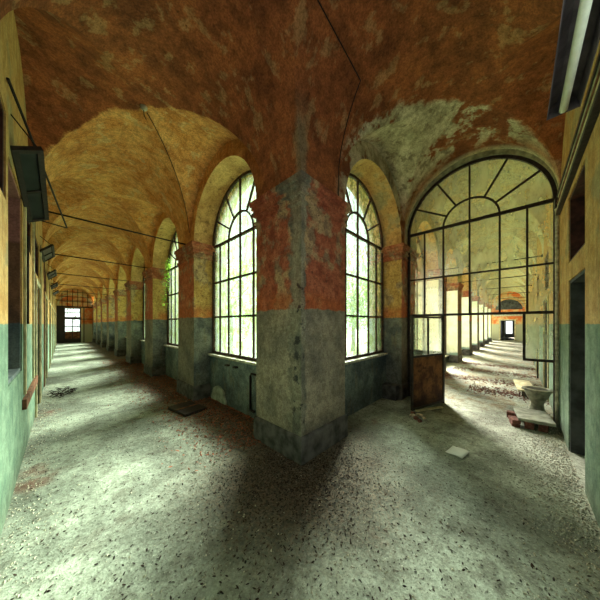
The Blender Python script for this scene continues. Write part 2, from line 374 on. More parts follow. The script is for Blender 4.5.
vgrid(along(R0+RW, NR, ENDR+.02, XP), ys, lambda x, y: (x, y, vault_z(x, y)))
bmesh.ops.remove_doubles(m.bm, verts=m.bm.verts[:], dist=.0005)
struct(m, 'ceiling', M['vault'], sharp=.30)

# map local corridor coordinates (u along, v outwards from pillar face) to the world
def TL(u, v, z): return Vector((XP+v, u, z))
def TR(u, v, z): return Vector((u, YP+v, z))
def spandrel(m, T, c, u0, u1):
    n = 24
    arc = [(c - RW*cos(pi*i/n), SPR + RW*sin(pi*i/n)) for i in range(n+1)]
    pts = ([(u0, SPR)] if u0 < arc[0][0]-1e-4 else []) + arc + ([(u1, SPR)] if u1 > arc[-1][0]+1e-4 else [])
    for (a, za), (b, zb) in zip(pts, pts[1:]):
        if a > u1: break
        m.quad(T(a,0,za), T(b,0,zb), T(b,0,4.95), T(a,0,4.95), mi=0)
        m.quad(T(a,TH,za), T(b,TH,zb), T(b,TH,4.95), T(a,TH,4.95), mi=0)
        m.quad(T(a,0,za), T(b,0,zb), T(b,TH,zb), T(a,TH,za), mi=1)
    m.quad(T(u0,0,4.95), T(u1,0,4.95), T(u1,TH,4.95), T(u0,TH,4.95), mi=0)
m = MB()
for k in range(NL): spandrel(m, TL, L0+RW+PER*k, L0+PER*k-(PW if k else .87), L0+PER*k+OPW)
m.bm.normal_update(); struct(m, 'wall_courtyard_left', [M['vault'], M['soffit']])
m = MB()
for k in range(NR): spandrel(m, TR, R0+RW+PER*k, R0+PER*k-(PW if k else 0.18), R0+PER*k+OPW)
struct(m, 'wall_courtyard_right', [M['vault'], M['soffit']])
# parapets under the windows
def parapet(T, u0, h, name, par=None):
    m = MB(); a, b = T(u0,.34,0), T(u0+OPW,.62,h)
    m.box((min(a.x,b.x),min(a.y,b.y),0),(max(a.x,b.x),max(a.y,b.y),h)); return m
m = MB()
for k in range(NL):
    a, b = TL(L0+PER*k-.02,.34,0), TL(L0+PER*k+OPW+.02,.62,.92); m.box(a, b)
struct(m, 'wall_parapet_left', M['parapet'])
m = MB()
for k in range(NR):
    a, b = TR(R0+PER*k-.02,.34,0), TR(R0+PER*k+OPW+.02,.62,.92 if k == 0 else .26); m.box(a, b)
struct(m, 'wall_parapet_right', M['parapet'])

# pillars
CAP = [(0,2.98),(.026,2.99),(.026,3.02),(.004,3.03),(.004,3.085),(.038,3.095),(.038,3.125),(.022,3.135),(.026,3.175),(.052,3.185),(.052,3.21),(.046,3.22),(.068,3.235),(.068,3.30),(0,3.30)]
PLI = [(.028,0),(.028,.27),(.018,.30),(0,.31)]
def pillar(x0, x1, y0, y1, mat, label, group=None, jamb=None, jm=None):
    e = empty('pillar', ((x0+x1)/2, (y0+y1)/2, 0), label, 'pillar', group)
    m = MB(); m.box((x0,y0,0),(x1,y1,3.30))
    if jamb is not None:
        m.bm.normal_update()
        bmesh.ops.recalc_face_normals(m.bm, faces=m.bm.faces[:])
        for f in m.bm.faces:
            if abs(f.normal.dot(jamb)) > .5: f.material_index = 1
    m.build('shaft', [mat, jm or M['pillar_jamb']], e)
    m = MB(); m.loft_rect(x0,x1,y0,y1,CAP); m.build('capital', M['pillar_corner'] if jamb is None and x1 < 3 else M['capital'], e)
    m = MB(); m.loft_rect(x0,x1,y0,y1,PLI); m.build('plinth', M['plinth'], e)
    return e
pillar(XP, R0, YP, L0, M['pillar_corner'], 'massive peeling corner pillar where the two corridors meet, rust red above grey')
ordn = ['second','third','fourth','fifth','sixth','seventh','eighth','ninth','tenth','eleventh']
for k in range(NL):
    u = L0+OPW+PER*k
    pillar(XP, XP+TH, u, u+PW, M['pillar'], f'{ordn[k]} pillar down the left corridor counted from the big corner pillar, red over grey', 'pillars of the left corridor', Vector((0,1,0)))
for k in range(NR):
    u = R0+OPW+PER*k
    lab = 'peeling pillar between the right-hand window and the arched glass screen' if k == 0 else f'{ordn[k-1]} pillar beyond the arched glass screen in the right corridor'
    pillar(u, u+PW, YP, YP+TH, M['pillar_pale' if k else 'pillar'], lab, 'pillars of the right corridor', Vector((1,0,0)), M['lit_jamb'] if k else None)

# ------------------------------------------------------------------ outer walls with openings
def outer_wall(name, T, u0, u1, ops, ztop=4.95):
    """face grid at v=0, wall thickness .34 going to v=-.34; ops = (u0,u1,z0,z1)"""
    us = sorted({u0, u1, *[o[0] for o in ops], *[o[1] for o in ops]}); zs = sorted({0, 1.6, 3.3, ztop, *[o[2] for o in ops], *[o[3] for o in ops]})
    m = MB()
    inside = lambda u, z: any(o[0] < u < o[1] and o[2] < z < o[3] for o in ops)
    for a, b in zip(us, us[1:]):
        for c, d in zip(zs, zs[1:]):
            if not inside((a+b)/2, (c+d)/2):
                m.quad(T(a,0,c),T(b,0,c),T(b,0,d),T(a,0,d)); m.quad(T(a,-.34,c),T(b,-.34,c),T(b,-.34,d),T(a,-.34,d))
    for a, b, c, d in ops:
        m.quad(T(a,0,c),T(a,-.34,c),T(a,-.34,d),T(a,0,d)); m.quad(T(b,0,c),T(b,-.34,c),T(b,-.34,d),T(b,0,d))
        m.quad(T(a,0,d),T(b,0,d),T(b,-.34,d),T(a,-.34,d)); 
        if c > 0: m.quad(T(a,0,c),T(b,0,c),T(b,-.34,c),T(a,-.34,c))
    struct(m, name, M['wall'], normals=False)
def OL(u, v, z): return Vector((XL+v, u, z))
def OR(u, v, z): return Vector((u, YO+v, z))
BEHIND = 1
opsL = [(.0,1.35,.9,3.2),(1.5,3.05,2.62,3.35),(3.16,4.14,1.06,3.05),(4.55,5.3,2.62,3.1),(6.05,6.95,0.0,2.3),(6.05,6.95,2.5,3.15)]  # first opening: added window behind the camera, lets fill light onto the corner pillar
for k in range(1, 7):
    b = 6.05+PER*k; opsL += [(b,b+.95,0,2.3),(b,b+.95,2.5,3.15)]
opsR = [(.2,2.4,.9,3.2),(3.44,4.42,0,2.14),(3.44,4.42,2.36,3.18)]  # first opening likewise an added, unseen window for fill light
for k in range(1, 8):
    b = 3.9+PER*k; opsR += [(b,b+1.0,0,2.14),(b,b+1.0,2.36,3.18)]
outer_wall('wall_left', OL, YO-.34, ENDL+.3, opsL)
outer_wall('wall_right', OR, XL-.34, ENDR+.3, opsR)
cnt = {'w': 0, 'd': 0}
def opening_fill(T, o, style, trim=None):
    a, b, c, d = o
    isdoor = c < .5
    cnt['d' if isdoor else 'w'] += 1
    name = f"door_{cnt['d']}" if isdoor else f"window_{cnt['w']}"
    e = empty(name, T((a+b)/2, -.2, c), kind='structure')
    fm, pm = {'open': (M['palewood'], M['pane_clean']), 'brown': (M['reveal'], M['darkglass']), 'dark': (M['darkwood'], M['darkglass']), 'grey': (M['slategrey'], M['slategrey']), 'pale': (M['palewood'], M['palewood']), 'red': (M['darkwood'], M['darkwood'])}[style]
    m = MB(); t = .035
    for (p, q, r, s) in ((a,a+t,c,d),(b-t,b,c,d),(a+t,b-t,d-t,d)) + (((a+t,b-t,c,c+t),) if not isdoor else ()):
        m.box(T(p,-.012,r), T(q,-.33,s))
    m.build('frame', fm, e)
    m = MB()
    if isdoor:
        m.box(T(a+t,-.26,.01), T(b-t,-.30,d-t))
        w = b-a-2*t
        for zz in ((.15,.85),(1.0,1.9)):
            m.box(T(a+t+.1,-.255,zz[0]), T(b-t-.1,-.262,zz[1]))
        lf = m.build('leaf', pm, e)
        m = MB(); m.tube([T(a+t+.06,-.22,1.0),T(a+t+.06,-.26,1.0)], .012); m.tube([T(a+t+.06,-.222,1.0),T(a+t+.17,-.222,1.0)], .010)
        hd = m.build('handle', M['iron'], lf)
    else:
        m.box(T(a+t,-.2,c+t), T(b-t,-.21,d-t)); m.build('pane', pm, e)
        m = MB(); m.box(T((a+b)/2-.015,-.185,c+t), T((a+b)/2+.015,-.2,d-t)); m.build('mullion', fm, e)
    # flat casing round the opening, flush plaster architrave
    if trim:
        m = MB(); w = .09
        for (p, q, r, s) in ((a-w,a,c,d),(b,b+w,c,d),(a-w,b+w,d,d+w)): m.box(T(p,.0,r), T(q,.022,s))
        m.build('casing', trim, e)
for i, o in enumerate(opsL): opening_fill(OL, o, ('open','red','brown')[i] if i < 3 else 'dark', M['palewood'] if i > 3 and o[2] == 0 else None)
for i, o in enumerate(opsR): opening_fill(OR, o, ('open','grey','dark')[i] if i < 3 else ('dark' if i % 2 == 0 else 'grey'), M['palewood'] if i > 2 and o[2] == 0 else None)

# end walls
def end_wall(name, P, u0, u1, door, arch):
    """P(u,w,z): u across the corridor, w depth"""
    a, b, h = door; m = MB()
    for (p, q, r, s) in ((u0,a,0,h),(b,u1+TH,0,h),(u0,u1+TH,h,4.9)): m.box(P(p,0,r), P(q,.3,s))
    o = struct(m, name, M['endwall'])
    m = MB(); c = (u0+u1)/2; n = 20; R = (u1-u0)/2-.08
    m.strip([P(c-R*cos(pi*i/n), -.02, 3.2+R*.95*sin(pi*i/n)) for i in range(n+1)], .10, P(0,1,0)-P(0,0,0), .05)
    struct(m, arch, M['palewood'])
end_wall('wall_far_left', lambda u, w, z: Vector((u, ENDL+w, z)), XL, XP, (.1, 1.15, 3.0), 'trim_1')
end_wall('wall_far_right', lambda u, w, z: Vector((ENDR+w, u, z)), YO, YP, (.25, 1.25, 1.95), 'trim_2')
# far left: glazed double door, bright outside
e = empty('door_20', (.62, ENDL+.1, 0), kind='structure')
m = MB(); y = ENDL+.1
for x0, x1, z0, z1 in ((.1,.18,0,3),(1.07,1.15,0,3),(.18,1.07,2.92,3),(.18,1.07,2.0,2.2),(.18,1.07,0,.35),(.6,.65,.35,2.0),(.18,1.07,1.35,1.42),(.18,1.07,2.55,2.6),(.18,1.07,.9,.96)):
    m.box((x0,y,z0),(x1,y+.06,z1))
m.build('frame', M['iron'], e)
m = MB(); m.box((.18,y+.025,.35),(1.07,y+.032,.9)); m.build('lower_panel', M['rustpanel'], e)
m = MB(); m.box((.18,y+.025,.96),(1.07,y+.032,2.92)); m.build('panes', M['pane_clean'], e)
# dark cupboard-like leaves flanking and iron grille above the far left door
m = MB(); m.box((XL,ENDL-.06,0),(.1,ENDL-.01,3.05)); o = m.build('shutter_leaf', M['iron'], None); tag(o, 'tall dark shutter leaf folded beside the glazed door at the far left end', 'shutter')
e = empty('window_grille', (CXL, ENDL-.05, 3.05), 'dark iron grille filling the arch above the far left door', 'grille')
m = MB(); m.box((XL,ENDL-.06,3.02),(XP,ENDL-.02,3.12)); m.box((XL,ENDL-.06,3.5),(XP,ENDL-.03,3.55)); m.build('crossbar', M['iron'], e)
for i in range(1, 7):
    x = XL+(XP-XL)*i/7; m = MB(); m.box((x-.02,ENDL-.055,3.1),(x+.02,ENDL-.025,vault_z(x,ENDL-.2)-.02)); m.build('bar', M['iron'], e)
m = MB(); m.box((1.3,ENDL-.05,0),(1.36,ENDL-.01,3.01)); m.box((1.15,ENDL-.05,2.0),(XP,ENDL-.01,2.06)); o = m.build('side_frame', M['iron']); tag(o, 'thin dark frame standing right of the far left glazed door', 'frame')
# far right: passage behind the doorway with a bright end
m = MB()
X0 = ENDR+.3
m.quad((X0,.1,0),(X0+7,.1,0),(X0+7,.1,2.6),(X0,.1,2.6)); m.quad((X0,1.4,0),(X0+7,1.4,0),(X0+7,1.4,2.6),(X0,1.4,2.6)); m.quad((X0,.1,2.6),(X0+7,.1,2.6),(X0+7,1.4,2.6),(X0,1.4,2.6))
for (p, q, r, t_) in ((.1,.5,0,2.6),(1.05,1.4,0,2.6),(.5,1.05,0,.45),(.5,1.05,1.95,2.6)): m.quad((X0+7,p,r),(X0+7,q,r),(X0+7,q,t_),(X0+7,p,t_))
struct(m, 'wall_passage', M['slategrey'])
e = empty('door_21', (ENDR, .75, 0), kind='structure')
m = MB()
for y0, y1, z0, z1 in ((.15,.25,0,2.05),(1.25,1.35,0,2.05),(.25,1.25,1.95,2.05)): m.box((ENDR-.04,y0,z0),(ENDR+.02,y1,z1))
m.build('frame', M['palewood'], e)
m = MB(); m.box((ENDR+.3,.95,.01),(ENDR+1.2,1.0,1.93)); m.build('leaf', M['slategrey'], e)
# tympanum and frieze on the far right wall
m = MB(); n = 18; R = .98; c = CYR
vs = [m.bm.verts.new((ENDR-.045, c-R*cos(pi*i/n), 3.0+R*sin(pi*i/n))) for i in range(n+1)]; f = m.bm.faces.new(vs)
r = bmesh.ops.extrude_face_region(m.bm, geom=[f]); bmesh.ops.translate(m.bm, vec=(.04,0,0), verts=[v for v in r['geom'] if isinstance(v, bmesh.types.BMVert)])
struct(m, 'trim_3', M['slategrey'])
m = MB(); m.box((ENDR-.06,YO,2.35),(ENDR-.01,YP,2.62)); struct(m, 'trim_4', M['sill'])

# ------------------------------------------------------------------ arched windows
def arch_glazing(T, u0, u1, v, zb, zs, zrows, bar, frame, depth, inner, offs, colx=None):
    """returns (frame MB, muntin MB, pane cells list)"""
    c = (u0+u1)/2; R = (u1-u0)/2; n = 28
    nr = T(0,1,0)-T(0,0,0)
    fr = MB(); mu = MB()
    fr.strip([T(c-(R-frame/2)*cos(pi*i/n), v, zs+(R-frame/2)*sin(pi*i/n)) for i in range(n+1)], frame, nr, depth)
    fr.box(T(u0,v-depth/2,zb), T(u0+frame,v+depth/2,zs)); fr.box(T(u1-frame,v-depth/2,zb), T(u1,v+depth/2,zs)); fr.box(T(u0+frame,v-depth/2,zb), T(u1-frame,v+depth/2,zb+frame))
    d2 = depth*.7
    for o in offs: mu.box(T(c+o-bar/2,v-d2/2,zb+frame), T(c+o+bar/2,v+d2/2,zs if o else zs+R-frame))
    for z in zrows: mu.box(T(u0+frame,v-d2/2-.002,z-bar/2), T(u1-frame,v+d2/2+.002,z+bar/2))
    mu.box(T(u0+frame,v-d2/2-.004,zs-bar*.7), T(u1-frame,v+d2/2+.004,zs+bar*.7))
    mu.strip([T(c-inner*cos(pi*i/16), v, zs+inner*sin(pi*i/16)) for i in range(17)], bar, nr, d2)
    for a in (30,60,120,150):
        a = radians(a); mu.strip([T(c+inner*cos(a), v, zs+inner*sin(a)), T(c+(R-frame/2)*cos(a), v, zs+(R-frame/2)*sin(a))], bar, nr, d2)
    return fr, mu
def pane_sheet(T, u0, u1, v, zb, zs):
    m = MB(); c = (u0+u1)/2; R = (u1-u0)/2-.01; n = 28; pts = [T(u0+.01,v,zb+.01), T(u1-.01,v,zb+.01)] + [T(c+R*cos(pi*i/n), v, zs+R*sin(pi*i/n)) for i in range(n+1)]
    m.bm.faces.new([m.bm.verts.new(p) for p in pts]); return m
wn = cnt['w']
def arched_window(T, u0, zb, tag_, pane, rows, simple_=False):
    global wn
    wn += 1
    u1 = u0+OPW; v = .42
    e = empty(f'window_{wn}', T((u0+u1)/2, v, zb), kind='structure')
    offs = (-.78,-.43,0,.43,.78) if not simple_ else (-.43, .43)
    fr, mu = arch_glazing(T, u0, u1, v, zb, SPR-.03, rows, .032 if not simple_ else .028, .05, .05, .43, offs)
    fr.build('frame', M['iron_l'], e); mu.build('glazing_bars', M['iron_l'], e)
    pane_sheet(T, u0, u1, v+.008, zb, SPR-.03).build('panes', pane, e)
    m = MB(); m.box(T(u0+.005,.29,zb-.05), T(u1-.005,.64,zb-.005)); m.build('sill', M['sill'], e, bevel=.01)
for k in range(NL): arched_window(TL, L0+PER*k, .965, 'l', M['pane'], (1.75,2.49))
for k in range(NR): arched_window(TR, R0+PER*k, .965 if k == 0 else .31, 'r', M['pane'] if k == 0 else M['pane_clean'], (1.75,2.49) if k == 0 else (2.49,), k > 0)

# ------------------------------------------------------------------ glazed screen across the right corridor
def TS(u, v, z): return Vector((SX+v, u, z))
scr = empty('glazed_screen', (SX, CYR, 0), 'tall arched iron and glass screen across the right corridor, door hanging open', 'screen')
ys0, ys1 = YO+.01, YP-.01; c = (ys0+ys1)/2; R = (ys1-ys0)/2; zs = 3.55; nr = Vector((1,0,0))
m = MB(); m.strip([TS(c-(R-.025)*cos(pi*i/32),0,zs+(R-.025)*sin(pi*i/32)) for i in range(33)], .05, nr, .05)
for u in (ys0, ys1-.05): m.box(TS(u,-.025,0), TS(u+.05,.025,zs))
m.build('outer_frame', M['iron'], scr)
m = MB(); m.box(TS(ys0+.05,-.022,zs-.028), TS(ys1-.05,.022,zs+.028)); m.build('transom', M['iron'], scr)
m = MB(); m.box(TS(ys0+.05,-.022,1.765), TS(ys1-.05,.022,1.81)); m.build('door_head', M['iron'], scr)
m = MB(); b = .028
for o in (-.775,-.43,.43,.775): m.box(TS(c+o-b/2,-.015,1.81), TS(c+o+b/2,.015,zs-.028))
m.box(TS(c-b/2,-.015,1.81), TS(c+b/2,.015,zs+R-.04))
m.box(TS(ys0+.05,-.016,2.545), TS(ys1-.05,.016,2.575))
m.strip([TS(c-.43*cos(pi*i/18),0,zs+.43*sin(pi*i/18)) for i in range(19)], .032, nr, .03)
for a in (30,60,120,150):
    a = radians(a); m.strip([TS(c+.43*cos(a),0,zs+.43*sin(a)), TS(c+(R-.03)*cos(a),0,zs+(R-.03)*sin(a))], .032, nr, .03)
m.build('glazing_bars', M['iron'], scr)
m = MB(); m.box(TS(c+.43-.02,-.025,0), TS(c+.43+.03,.025,1.765)); m.build('door_post', M['iron'], scr)
# low right light: frame ends a metre up, its lower half is gone
m = MB(); p0, p1 = ys0+.05, c-.775+.02
m.box(TS(p1-.0,-.02,.99), TS(p1+.035,.02,1.765)); m.box(TS(p0,-.02,.99), TS(p1,.02,1.03)); m.box(TS(p0+.16,-.012,.72), TS(p0+.18,.012,.99))
m.build('side_light_frame', M['iron'], scr)
# left fixed light, with panel below
m = MB(); m.box(TS(c+.46,-.02,1.0), TS(ys1-.05,.02,1.04)); m.build('side_rail', M['iron'], scr)
m = MB(); m.box(TS(c+.46,-.006,.02), TS(ys1-.05,.006,1.0)); m.build('side_panel', M['slategrey'], scr)
def pane(y0, y1, z0, z1, par, mat=M['milky']):
    mm = MB(); mm.quad(TS(y0,.004,z0), TS(y1,.004,z0), TS(y1,.004,z1), TS(y0,.004,z1)); return mm.build('pane', mat, par)
g = b/2
cols = [ys0+.05, c-.775, c-.43, c, c+.43, c+.775, ys1-.05]
for i in range(6):
    y0, y1 = cols[i]+(g if i else 0), cols[i+1]-(g if i < 5 else 0)
    pane(y0, y1, 2.575, zs-.028, scr)
    if i not in (1, 3): pane(y0, y1, 1.81, 2.545, scr)
pane(p0, p1, 1.03, 1.765, scr); pane(c+.46, ys1-.05, 1.04, 1.765, scr)
# fanlight panes (one sheet each sector)
def sector(a0, a1, r0, r1):
    mm = MB(); n = 8
    P = [TS(c+r0*cos(a0+(a1-a0)*i/n),.004,zs+.03*0+r0*sin(a0+(a1-a0)*i/n)) for i in range(n+1)] if r0 > 0 else [TS(c,.004,zs)]
    P += [TS(c+r1*cos(a1+(a0-a1)*i/n),.004,zs+r1*sin(a1+(a0-a1)*i/n)) for i in range(n+1)]
    mm.bm.faces.new([mm.bm.verts.new(p) for p in P]); mm.build('pane', M['milky'], scr)
for a0, a1 in ((1.5,29),(31,59),(61,89),(91,119),(121,149),(151,178.5)): sector(radians(a0), radians(a1), .447, R-.05)
sector(radians(4), radians(88), 0, .412); sector(radians(92), radians(176), 0, .412)
m = MB(); nn = 36
for i in range(nn):
    P = []
    for j in (i, i+1):
        a = pi*j/nn; y = c-R*cos(a); P.append((y, zs+R*sin(a), vault_z(SX, min(YP-.0005, max(YO+.0005, y)))+.06))
    (ya, za, ta), (yb, zb, tb) = P; yb -= 0
    for v in (-.06, .10): m.quad(TS(ya,v,za), TS(yb,v,zb), TS(yb,v,max(tb,zb+.02)), TS(ya,v,max(ta,za+.02)))
    m.quad(TS(ya,-.06,za), TS(yb,-.06,zb), TS(yb,.10,zb), TS(ya,.10,za))
struct(m, 'trim_7', M['screenplaster'])
# door leaf, swung open towards the camera
hinge = Vector((SX-.03, c+.43, 0)); tip = Vector((4.375, 1.395, 0)); dv = (tip-hinge); LW = dv.length; dv.normalize(); dn = dv.cross(Vector((0,0,1)))
leaf = MB(); Mx = Matrix(((dv.x, dn.x, 0, hinge.x), (dv.y, dn.y, 0, hinge.y), (0,0,1,0), (0,0,0,1)))
B = lambda mb, a, bb: mb.box(a, bb, M=Mx)
for a in ((0,-.018,.03,.035,.018,1.745),(LW-.035,-.018,.03,LW,.018,1.745),(.035,-.018,1.71,LW-.035,.018,1.745),(.035,-.018,.98,LW-.035,.018,1.02),(LW*.5-.014,-.014,1.02,LW*.5+.014,.014,1.71),(.035,-.018,.03,LW-.035,.018,.07)):
    B(leaf, a[:3], a[3:])
lf = leaf.build('door_leaf', M['iron'], scr)
m = MB(); B(m, (.035,-.006,.07), (LW-.035,.006,.98)); o = m.build('kick_panel', M['rustpanel'], lf); o['label'] = 'rust brown sheet metal lower panel'
m = MB(); B(m, (.036,-.024,.12), (LW-.036,-.006,.15)); m.build('rail', M['rustpanel'], lf)
for a, bb in ((.035, LW*.5-.014), (LW*.5+.014, LW-.035)):
    m = MB(); P = [Mx @ Vector(q) for q in ((a,0,1.02),(bb,0,1.02),(bb,0,1.71),(a,0,1.71))]; m.quad(*P); m.build('door_pane', M['milky'], lf)

# ------------------------------------------------------------------ tie rods
rods = []
for k in range(NL-1):
    y = L0+OPW+PER*k+PW/2; m = MB(); m.tube([(XL,y,3.36),(XP,y,3.36)], .014); m.tube([(XL,y,3.36),(XL+.03,y,3.36)], .035)
    o = m.build('tie_rod', M['wire']); tag(o, f'iron tie rod across the left corridor at the {ordn[k]} pillar', 'tie rod', 'tie rods of the left corridor')
for k in range(1, NR-1):
    x = R0+OPW+PER*k+PW/2; m = MB(); m.tube([(x,YO,3.36),(x,YP,3.36)], .014); m.tube([(x,YO,3.36),(x,YO+.03,3.36)], .035)
    o = m.build('tie_rod', M['wire']); tag(o, f'iron tie rod across the right corridor at the {ordn[k-1]} pillar beyond the screen', 'tie rod', 'tie rods of the right corridor')

# ------------------------------------------------------------------ open hopper sashes on the left wall
def sash(T, u0, u1, z, out, rise, label, group, w=.045, slope=0):
    e = empty('hopper_sash', T((u0+u1)/2, 0, z), label, 'window sash', group)
    a = T(0,0,z); o = T(0,out,z+rise)
    d = (o-a); du = (T(1,0,0)-T(0,0,0)); ln = d.length; d.normalize(); nn = d.cross(du)
    Mx = Matrix(((du.x,d.x,nn.x,a.x),(du.y,d.y,nn.y,a.y),(du.z-slope,d.z,nn.z,a.z+slope*u0),(0,0,0,1)))
    m = MB()
    for p in ((u0,.0,u1,w),(u0,ln-w,u1,ln),(u0,w,u0+w,ln-w),(u1-w,w,u1,ln-w),((u0+u1)/2-.02,w,(u0+u1)/2+.02,ln-w)):
        m.box((p[0],p[1],-.018),(p[2],p[3],.018), M=Mx)
    m.build('sash_frame', M['iron'], e)
    for p, q in ((u0+w,(u0+u1)/2-.02),((u0+u1)/2+.02,u1-w)):
        m = MB(); m.box((p,w,-.003),(q,ln-w,.003), M=Mx); m.build('pane', M['darkglass'], e)
    m = MB(); k = T(u0+.03,out*.9,z+rise*.9); m.tube([k, T(u0+.03,0.0,z+.32)], .006); m.build('stay', M['wire'], e)
    return e
for i, (u0, u1, z) in enumerate(((3.27,4.69,3.08),(7.1,8.3,3.1),(10.3,11.5,3.1),(13.4,14.6,3.1),(16.5,17.7,3.1))):
    lab = ['large dark glazed hopper sash hanging open high on the left wall, nearest the camera','smaller dark open hopper sash on the left wall, just past the first tie rod'][i] if i < 2 else f'{ordn[i-1]} dark open hopper sash along the left wall counted from the camera'
    sash(OL, u0, u1, z+.09*(i==0), .19, .18 if i else .10, lab, 'open hopper sashes on the left wall', slope=.15 if i == 0 else 0)
# stay bar and bracket
m = MB(); m.tube([(-.31,3.05,3.63),(.055,5.31,3.17)], .011); o = m.build('stay_bar', M['wire']); tag(o, 'long black stay bar slanting down past the nearest hopper sash', 'bar')
m = MB(); m.tube([(.055,5.31,3.165),(-.32,5.2,3.17)], .009); o = m.build('wall_bracket', M['wire']); tag(o, 'thin black bracket rod joining the slanting bar to the left wall', 'bracket')
# broken plaster and bracketry blocks under the transoms
m = MB(); m.box((XL,4.15,.60),(XL+.035,6.0,.72)); o = m.build('bumper_rail', M['brownwood'], bevel=.005); tag(o, 'brown wooden bumper rail fixed low along the left wall', 'rail')
for i, (yy, w_, mm) in enumerate(((4.28,.06,'palewood'),(5.45,.05,'palewood'),(5.62,.03,'iron'),(7.2,.10,'palewood'),(8.6,.06,'brownwood'))):
    m = MB(); m.box((XL,yy,0.02 if i > 2 else .75),(XL+.022,yy+w_,3.25)); struct(m, f'trim_{20+i}', M[mm], bevel=.004)
m = MB(); m.tube([(XL+.012,4.62,1.6),(XL+.012,4.62,2.75)], .012); o = m.build('wall_pipe', M['wire']); tag(o, 'thin dark vertical pipe on the upper left wall', 'pipe')

# ------------------------------------------------------------------ fluorescent lamp upper right
e = empty('fluorescent_lamp', (1.8,-.24,3.3), 'dark metal lamp housing with white fluorescent tube high at upper right', 'lamp')
m = MB()
yc = -.245
prof = [(-.085,-.03),(-.07,.05),(-.03,.085),(.03,.085),(.07,.05),(.085,-.03)]
v0 = [m.bm.verts.new((1.2, yc+a, 3.22+bb)) for a, bb in prof]; v1 = [m.bm.verts.new((2.62, yc+a, 3.22+bb)) for a, bb in prof]
for i in range(5): m.bm.faces.new((v0[i], v0[i+1], v1[i+1], v1[i]))
m.bm.faces.new(v1); m.bm.faces.new(v0[::-1])
o = m.build('housing', M['lampmetal'], e); s = o.modifiers.new('thick', 'SOLIDIFY'); s.thickness = .004
m = MB(); m.tube([(1.22,yc,3.205),(2.60,yc,3.205)], .023, 14); o = m.build('tube', M['enamel'], e); o['label'] = 'white glass tube'
for x in (1.5, 2.3):
    m = MB(); m.tube([(x,yc,3.30),(x,yc-.1,3.36),(x,YO-.005,3.4)], .008); m.build('hanger', M['wire'], e)
# cornice strips on right wall (casing above the transom)
for i, (z, h_, t, mm) in enumerate(((3.245,.045,.05,'iron'),(3.292,.10,.035,'palewood'),(3.394,.022,.045,'brownwood'),(3.418,.10,.03,'screenplaster'),(3.52,.022,.04,'iron'),(3.544,.07,.03,'brownwood'))):
    m = MB(); m.box((2.45,YO,z),(5.2,YO+t,z+h_)); struct(m, f'trim_{8+i}', M[mm], bevel=.006)
m = MB(); m.tube([(5.24,YO+.03,0.02),(5.24,YO+.03,3.3),(5.2,YO+.04,3.42)], .022); o = m.build('drain_pipe', M['sill']); tag(o, 'pale crusted vertical pipe in the corner beside the screen', 'pipe')
# junction box
m = MB(); m.box((5.12,YO,3.36),(5.24,YO+.06,3.5)); o = m.build('junction_box', M['iron'], bevel=.008); tag(o, 'small black junction box at the right springing of the screen', 'junction box')

# ceiling hook and wires following the vault
def on_vault(pts, off=.012):
    out = []
    for (x0, y0), (x1, y1) in zip(pts, pts[1:]):
        for i in range(12):
            t = i/12; x = x0+(x1-x0)*t; y = y0+(y1-y0)*t; out.append((x, y, vault_z(x, y)-off))
    x, y = pts[-1]; out.append((x, y, vault_z(x, y)-off)); return out
e = empty('ceiling_rose', (CXL, L0+RW, CROWN), 'small pale ceiling rose with stub wire at the crown of the first left bay', 'ceiling rose')
m = MB(); m.lathe([(.045,-.002),(.045,-.02),(.025,-.045),(.008,-.05)], (CXL,L0+RW,CROWN), 16); m.build('canopy', M['sill'], e)
m = MB(); m.tube([(CXL,L0+RW,CROWN-.045),(CXL+.005,L0+RW,CROWN-.12),(CXL+.03,L0+RW,CROWN-.16)], .006); m.build('wire', M['wire'], e)
m = MB(); m.tube(on_vault([(CXL+.05,L0+RW+.05),(XP-.02,L0+RW+1.28)], .02), .007, 6); o = m.build('cable', M['wire']); tag(o, 'dark cable running down the vault groin to the second left pillar', 'cable')
m = MB(); m.tube(on_vault([(1.3,YP-1.1+.6),(2.45,1.35),(2.62,YP-.02)], .015) + [(2.62,YP-.012,3.32)], .006, 6); o = m.build('cable', M['wire']); tag(o, 'thin black cable dropping down the vault to the corner pillar capital, right face', 'cable')

# ------------------------------------------------------------------ parapet pipework (left window)
e = empty('radiator_pipe', (XP+.32, 3.05, 0), 'dark bent radiator pipe loop on the parapet beside the corner pillar', 'pipe')
x = XP+.315
m = MB(); m.tube([(x,3.28,.12),(x,3.28,.72),(x,3.25,.76),(x,3.05,.76),(x,3.02,.72),(x,3.02,.02)], .018); m.build('pipe_run', M['iron'], e)
m = MB(); m.tube([(x,3.28,.14),(x,3.16,.14)], .024); m.build('valve', M['iron'], e)
for yy in (3.75, 4.05):
    m = MB(); m.box((XP+.28,yy-.05,.79),(XP+.34,yy+.05,.82)); o = m.build('radiator_bracket', M['iron']); tag(o, 'rusty radiator bracket on the parapet, ' + ('nearer the corner pillar' if yy < 4 else 'nearer the second pillar'), 'bracket', 'radiator brackets under the left window')
m = MB(); n = 14; cy, R = 4.42, .3
vs = [m.bm.verts.new((XP+.305, cy+R*cos(pi*i/n)*(1+.06*sin(i*2)), .02+R*1.05*sin(pi*i/n))) for i in range(n+1)]; f = m.bm.faces.new(vs)
r = bmesh.ops.extrude_face_region(m.bm, geom=[f]); bmesh.ops.translate(m.bm, vec=(.03,0,0), verts=[v for v in r['geom'] if isinstance(v, bmesh.types.BMVert)])
o = m.build('round_board', M['slab']); tag(o, 'half round grey board leaning against the parapet under the left window', 'board')
# plinth ledge beside R2
m = MB(); m.box((4.78,YP+.04,0),(4.955,YP+.335,.30)); o = m.build('stone_block', M['plinth'], bevel=.01); tag(o, 'low dark stone block in the corner under the right-hand window', 'stone block')

